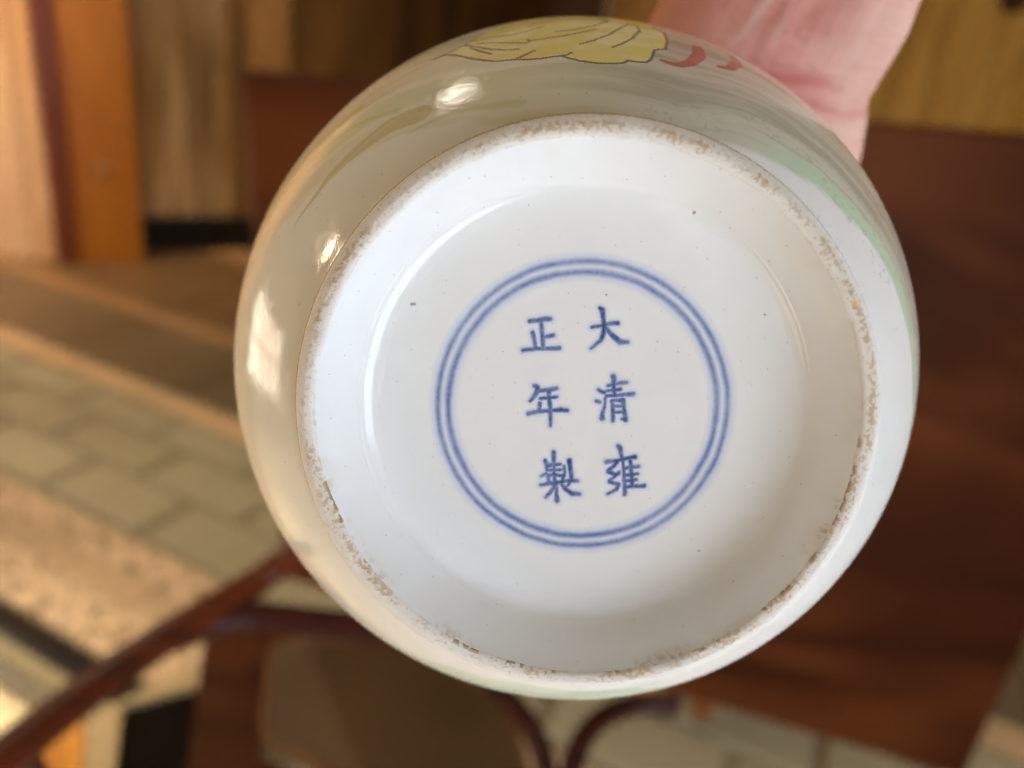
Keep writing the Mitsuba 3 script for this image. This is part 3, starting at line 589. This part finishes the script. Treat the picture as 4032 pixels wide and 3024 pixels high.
def floor_piece(key, s0, s1, t0, t1, z, th, bsdf, r=.004):
    c = fl((s0 + s1) / 2, (t0 + t1) / 2)
    return box(key, (c[0], c[1], z - th / 2), (s1 - s0, t1 - t0, th), FT, bsdf, r)


rng = np.random.default_rng(7)
# the lower pale floor in front, the raised floor with its black lacquered edge
floor_piece('lower_floor', -6, 6, -3, 6, -.13, .05, 'pale_floor'); tag('lower_floor', kind='structure')
floor_piece('floor', -5.5, 6, .74, 8, -.012, .10, 'grout'); tag('floor', kind='structure')
e = fl(-1.2, .80)
for (t0, t1, z, th) in ((.77, .845, .004, .05),):
    floor_piece('floor__nosing', -5.5, 3, t0, t1, z, th, 'black_lacquer', .018)
floor_piece('floor__nosing', -5.5, 3, .735, .765, -.02, .10, 'grey_highlight', .012)  # grey strip stands in for the highlight along the black edge
row = [(1.195, 1.375), (1.390, 1.560), (1.575, 1.715)]
for k, (t0, t1) in enumerate(row):
    L = .40
    for i in range(-8, 9):
        s0 = i * L + (.2 if k % 2 else 0.03) + .05
        floor_piece('floor__tile', s0, s0 + L - .035, t0, t1, float(rng.uniform(-.002, .001)), .02, ('sage_tile', 'sage_tile_b')[int(rng.integers(2))])
for i in range(-9, 9):
    floor_piece('floor__carved_border', i * .33, i * .33 + .327, .850, 1.165, float(rng.uniform(-.001, .001)), .02, 'floral', .003)
for key, t0, t1, b_ in (('floor__sand_strip', 1.735, 1.84, 'sand_tile'), ('floor__brown_band', 1.855, 2.29, 'brown_tile'), ('floor__sand_strip', 2.30, 2.40, 'sand_dull'), ('floor__brown_band', 2.41, 3.2, 'brown_tile_b')):
    for i in range(-6, 6):
        floor_piece(key, i * .7, i * .7 + .69, t0, t1, float(rng.uniform(-.001, .001)), .02, b_)
floor_piece('floor__sand_strip', -4.5, 4, 3.21, 3.45, 0, .02, 'sand_dull')

# back walls of planks
az = math.radians(33)
wu = np.array([math.cos(az), math.sin(az)])
P0 = np.array([-2.30, 4.12])
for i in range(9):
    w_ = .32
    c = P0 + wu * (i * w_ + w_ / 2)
    box('panelled_wall__plank', (c[0] - .03 * wu[1], c[1] + .03 * wu[0], 1.6), (w_ - .006, .04, 3.2), az, 'plank_brown_%d' % (0, 0, 1, 2, 2, 3, 3, 3, 3)[i], .004)  # plank colours go from lit to dark away from the post, light painted in
c = P0 + wu * 1.44
box('panelled_wall__skirting', (c[0] + .035 * wu[1], c[1] - .035 * wu[0], .095), (2.88, .03, .19), az, 'black_lacquer', .005)
tag('panelled_wall', 'mottled brown wooden wall with a black skirting behind the orange post', 'wall')
for i in range(5):
    w_ = .42
    c = np.array([-2.435, 3.80]) - np.array([.995, .09]) * (i * w_ + w_ / 2)
    box('plank_partition__plank', (c[0], c[1], 1.6), (w_ - .004, .04, 3.2), math.atan2(.09, .995), 'tan_wood', .004)
tag('plank_partition', 'pale tan glossy wooden partition at the left edge of the picture', 'wall')
box('door_post', (-2.38, 3.80, 1.6), (.10, .10, 3.2), az, 'orange_shaded', .008)
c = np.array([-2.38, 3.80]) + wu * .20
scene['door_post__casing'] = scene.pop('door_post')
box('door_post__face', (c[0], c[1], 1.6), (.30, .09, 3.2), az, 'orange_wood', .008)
m = trimesh.creation.cylinder(.02, .01); m.apply_transform(trimesh.transformations.rotation_matrix(math.pi / 2, [1, 0, 0])); 
cs = np.array([-2.38, 3.80]) + wu * .19 + np.array([wu[1], -wu[0]]) * .05
m.apply_translation((cs[0], cs[1], .50)); put('door_post__screw', m, 'steel')
tag('door_post', 'orange brown varnished wooden post with its shaded side painted darker and redder', 'post')
# back wall of pine planks
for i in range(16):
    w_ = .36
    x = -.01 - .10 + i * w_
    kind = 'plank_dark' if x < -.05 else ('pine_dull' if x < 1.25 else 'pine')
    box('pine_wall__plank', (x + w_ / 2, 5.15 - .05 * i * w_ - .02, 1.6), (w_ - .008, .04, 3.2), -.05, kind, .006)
m = trimesh.creation.icosphere(2, .085); m.apply_translation((2.50, 4.99, 1.92)); put('pine_wall__knob', m, 'steel_dark')
m = trimesh.creation.icosphere(2, .02); m.apply_scale((1, .3, 1)); m.apply_translation((2.005, 5.025, 1.524)); put('pine_wall__knot', m, 'knot')
tag('pine_wall', 'golden pine plank wall at the upper right behind the wrist', 'wall')

# mahogany table with its top tipped upright
Q = np.array([(-.409, 1.049, 1.268), (.943, 1.131, 1.337), (1.007, 1.135, .120), (-.344, 1.053, .455)])
nb = np.cross(Q[1] - Q[0], Q[3] - Q[0]); nb /= np.linalg.norm(nb)
if nb[1] > 0: nb = -nb
from scipy.spatial import ConvexHull
cen = Q.mean(0)
pts = np.vstack([cen + (Q - cen) * .985, cen + (Q - cen) * .985 - nb * .032, Q - nb * .008, Q - nb * .024])
put('tipped_table__top', trimesh.convex.convex_hull(pts), 'mahogany')
inner = cen + (Q - cen) * .93
lip = []
tag('tipped_table', 'dark red mahogany table with its top tipped upright behind the vase', 'table')
put('tipped_table__leg', tube([(.53, 1.36, .30), (.53, 1.33, .15), (.525, 1.31, .02)], [.03, .026, .022]), 'orange_leg', 40)
put('tipped_table__pillar', tube([(.30, 1.50, .95), (.30, 1.50, .5), (.40, 1.45, .22)], [.035, .05, .04]), 'mahogany', 40)
m = trimesh.creation.icosphere(3, .03); m.apply_translation((.40, 1.33, .07)); put('tipped_table__ball_foot', m, 'brass')

# curved armchair of dark red wood
A = [(-.420, .350, .735), (-.396, .408, .74), (-.384, .44, .742), (-.364, .493, .745), (-.33, .568, .748), (-.281, .654, .75), (-.247, .710, .755), (-.222, .722, .780), (-.208, .722, .83)]
put('armchair__arm', tube(A, [.020, .0195, .019, .0185, .018, .0175, .017, .018, .017], 70), 'red_wood', 40)
B = [(-.350, .545, .742), (-.305, .616, .738), (-.252, .656, .735), (-.195, .664, .732), (-.129, .668, .73), (-.013, .655, .73), (.09, .62, .73)]
put('armchair__back_rail', tube(B, [.011, .015, .0165, .0165, .0165, .0165, .015], 60), 'red_wood_dark', 40)
put('armchair__brace', tube([(.010, .775, .64), (.030, .748, .60), (.066, .709, .595), (.093, .665, .59), (.106, .600, .58), (.105, .54, .55)], .0135, 50), 'red_wood_dark', 40)
put('armchair__brace', tube([(.27, .748, .60), (.242, .748, .60), (.187, .727, .60), (.146, .681, .60), (.126, .614, .59), (.12, .54, .56)], .0135, 50), 'red_wood_dark', 40)
seat = np.array([(-.321, .936), (-.138, .965), (.055, .893), (.104, .738), (.02, .69), (-.12, .66), (-.20, .735), (-.273, .755)])
from shapely.geometry import Polygon
pg = Polygon(seat).buffer(-.03).buffer(.03)
m = trimesh.creation.extrude_polygon(pg, .028); m.apply_translation((0, 0, .405)); put('armchair__seat', m, 'brown_leather')
rim_ = np.array(pg.exterior.coords)
ring_ = [pg.exterior.interpolate(t, normalized=True) for t in np.linspace(0, 1, 37)]
put('armchair__seat_piping', tube([(p.x, p.y, .431) for p in ring_], .005, 220), 'orange_trim', 40)
side = Polygon([(-.43, .92), (-.45, 1.00), (-.29, 1.04), (-.300, .935), (-.278, .750), (-.205, .728), (-.13, .65), (-.33, .62)])
m = trimesh.creation.extrude_polygon(side, .04); m.apply_translation((0, 0, .36)); put('armchair__seat_rail', m, 'red_brown')
for x, y in ((-.33, .90), (.05, .86), (-.30, .68), (.07, .60)):
    put('armchair__leg', tube([(x, y, .40), (x * 1.05, y, .2), (x * 1.12, y, 0.0)], [.017, .014, .012]), 'red_wood_dark', 40)
put('armchair__arm_post', tube([(-.38, .46, .735), (-.385, .52, .55), (-.39, .62, .37)], .012), 'red_wood_dark', 40)
tag('armchair', 'antique armchair of dark red curved wood with a brown leather seat, below the vase', 'armchair')

# small chest at the bottom left under the chair arm: orange side, pale edge frame, shade of the open top painted as a black slab
from shapely.geometry import Polygon as Pg
for key, pts, z0, z1, b_ in (('side_chest__side', [(-.80, .86), (-.742, .972), (-.713, 1.028), (-.624, .86)], -.125, .078, 'orange_chest'),
                             ('side_chest__edge_frame', [(-.708, 1.03), (-.570, 1.205), (-.545, 1.148), (-.664, 1.073), (-.575, .86), (-.620, .86)], -.125, .082, 'pale_trim'),
                             ('side_chest__dark_fill', [(-.662, 1.070), (-.547, 1.144), (-.430, .88), (-.573, .86)], -.125, .066, 'black_hole')):
    m = trimesh.creation.extrude_polygon(Pg(pts), z1 - z0); m.apply_translation((0, 0, z0)); put(key, m, b_)
tag('side_chest', 'small orange wooden chest with a pale edge frame, under the chair arm at bottom left', 'chest')
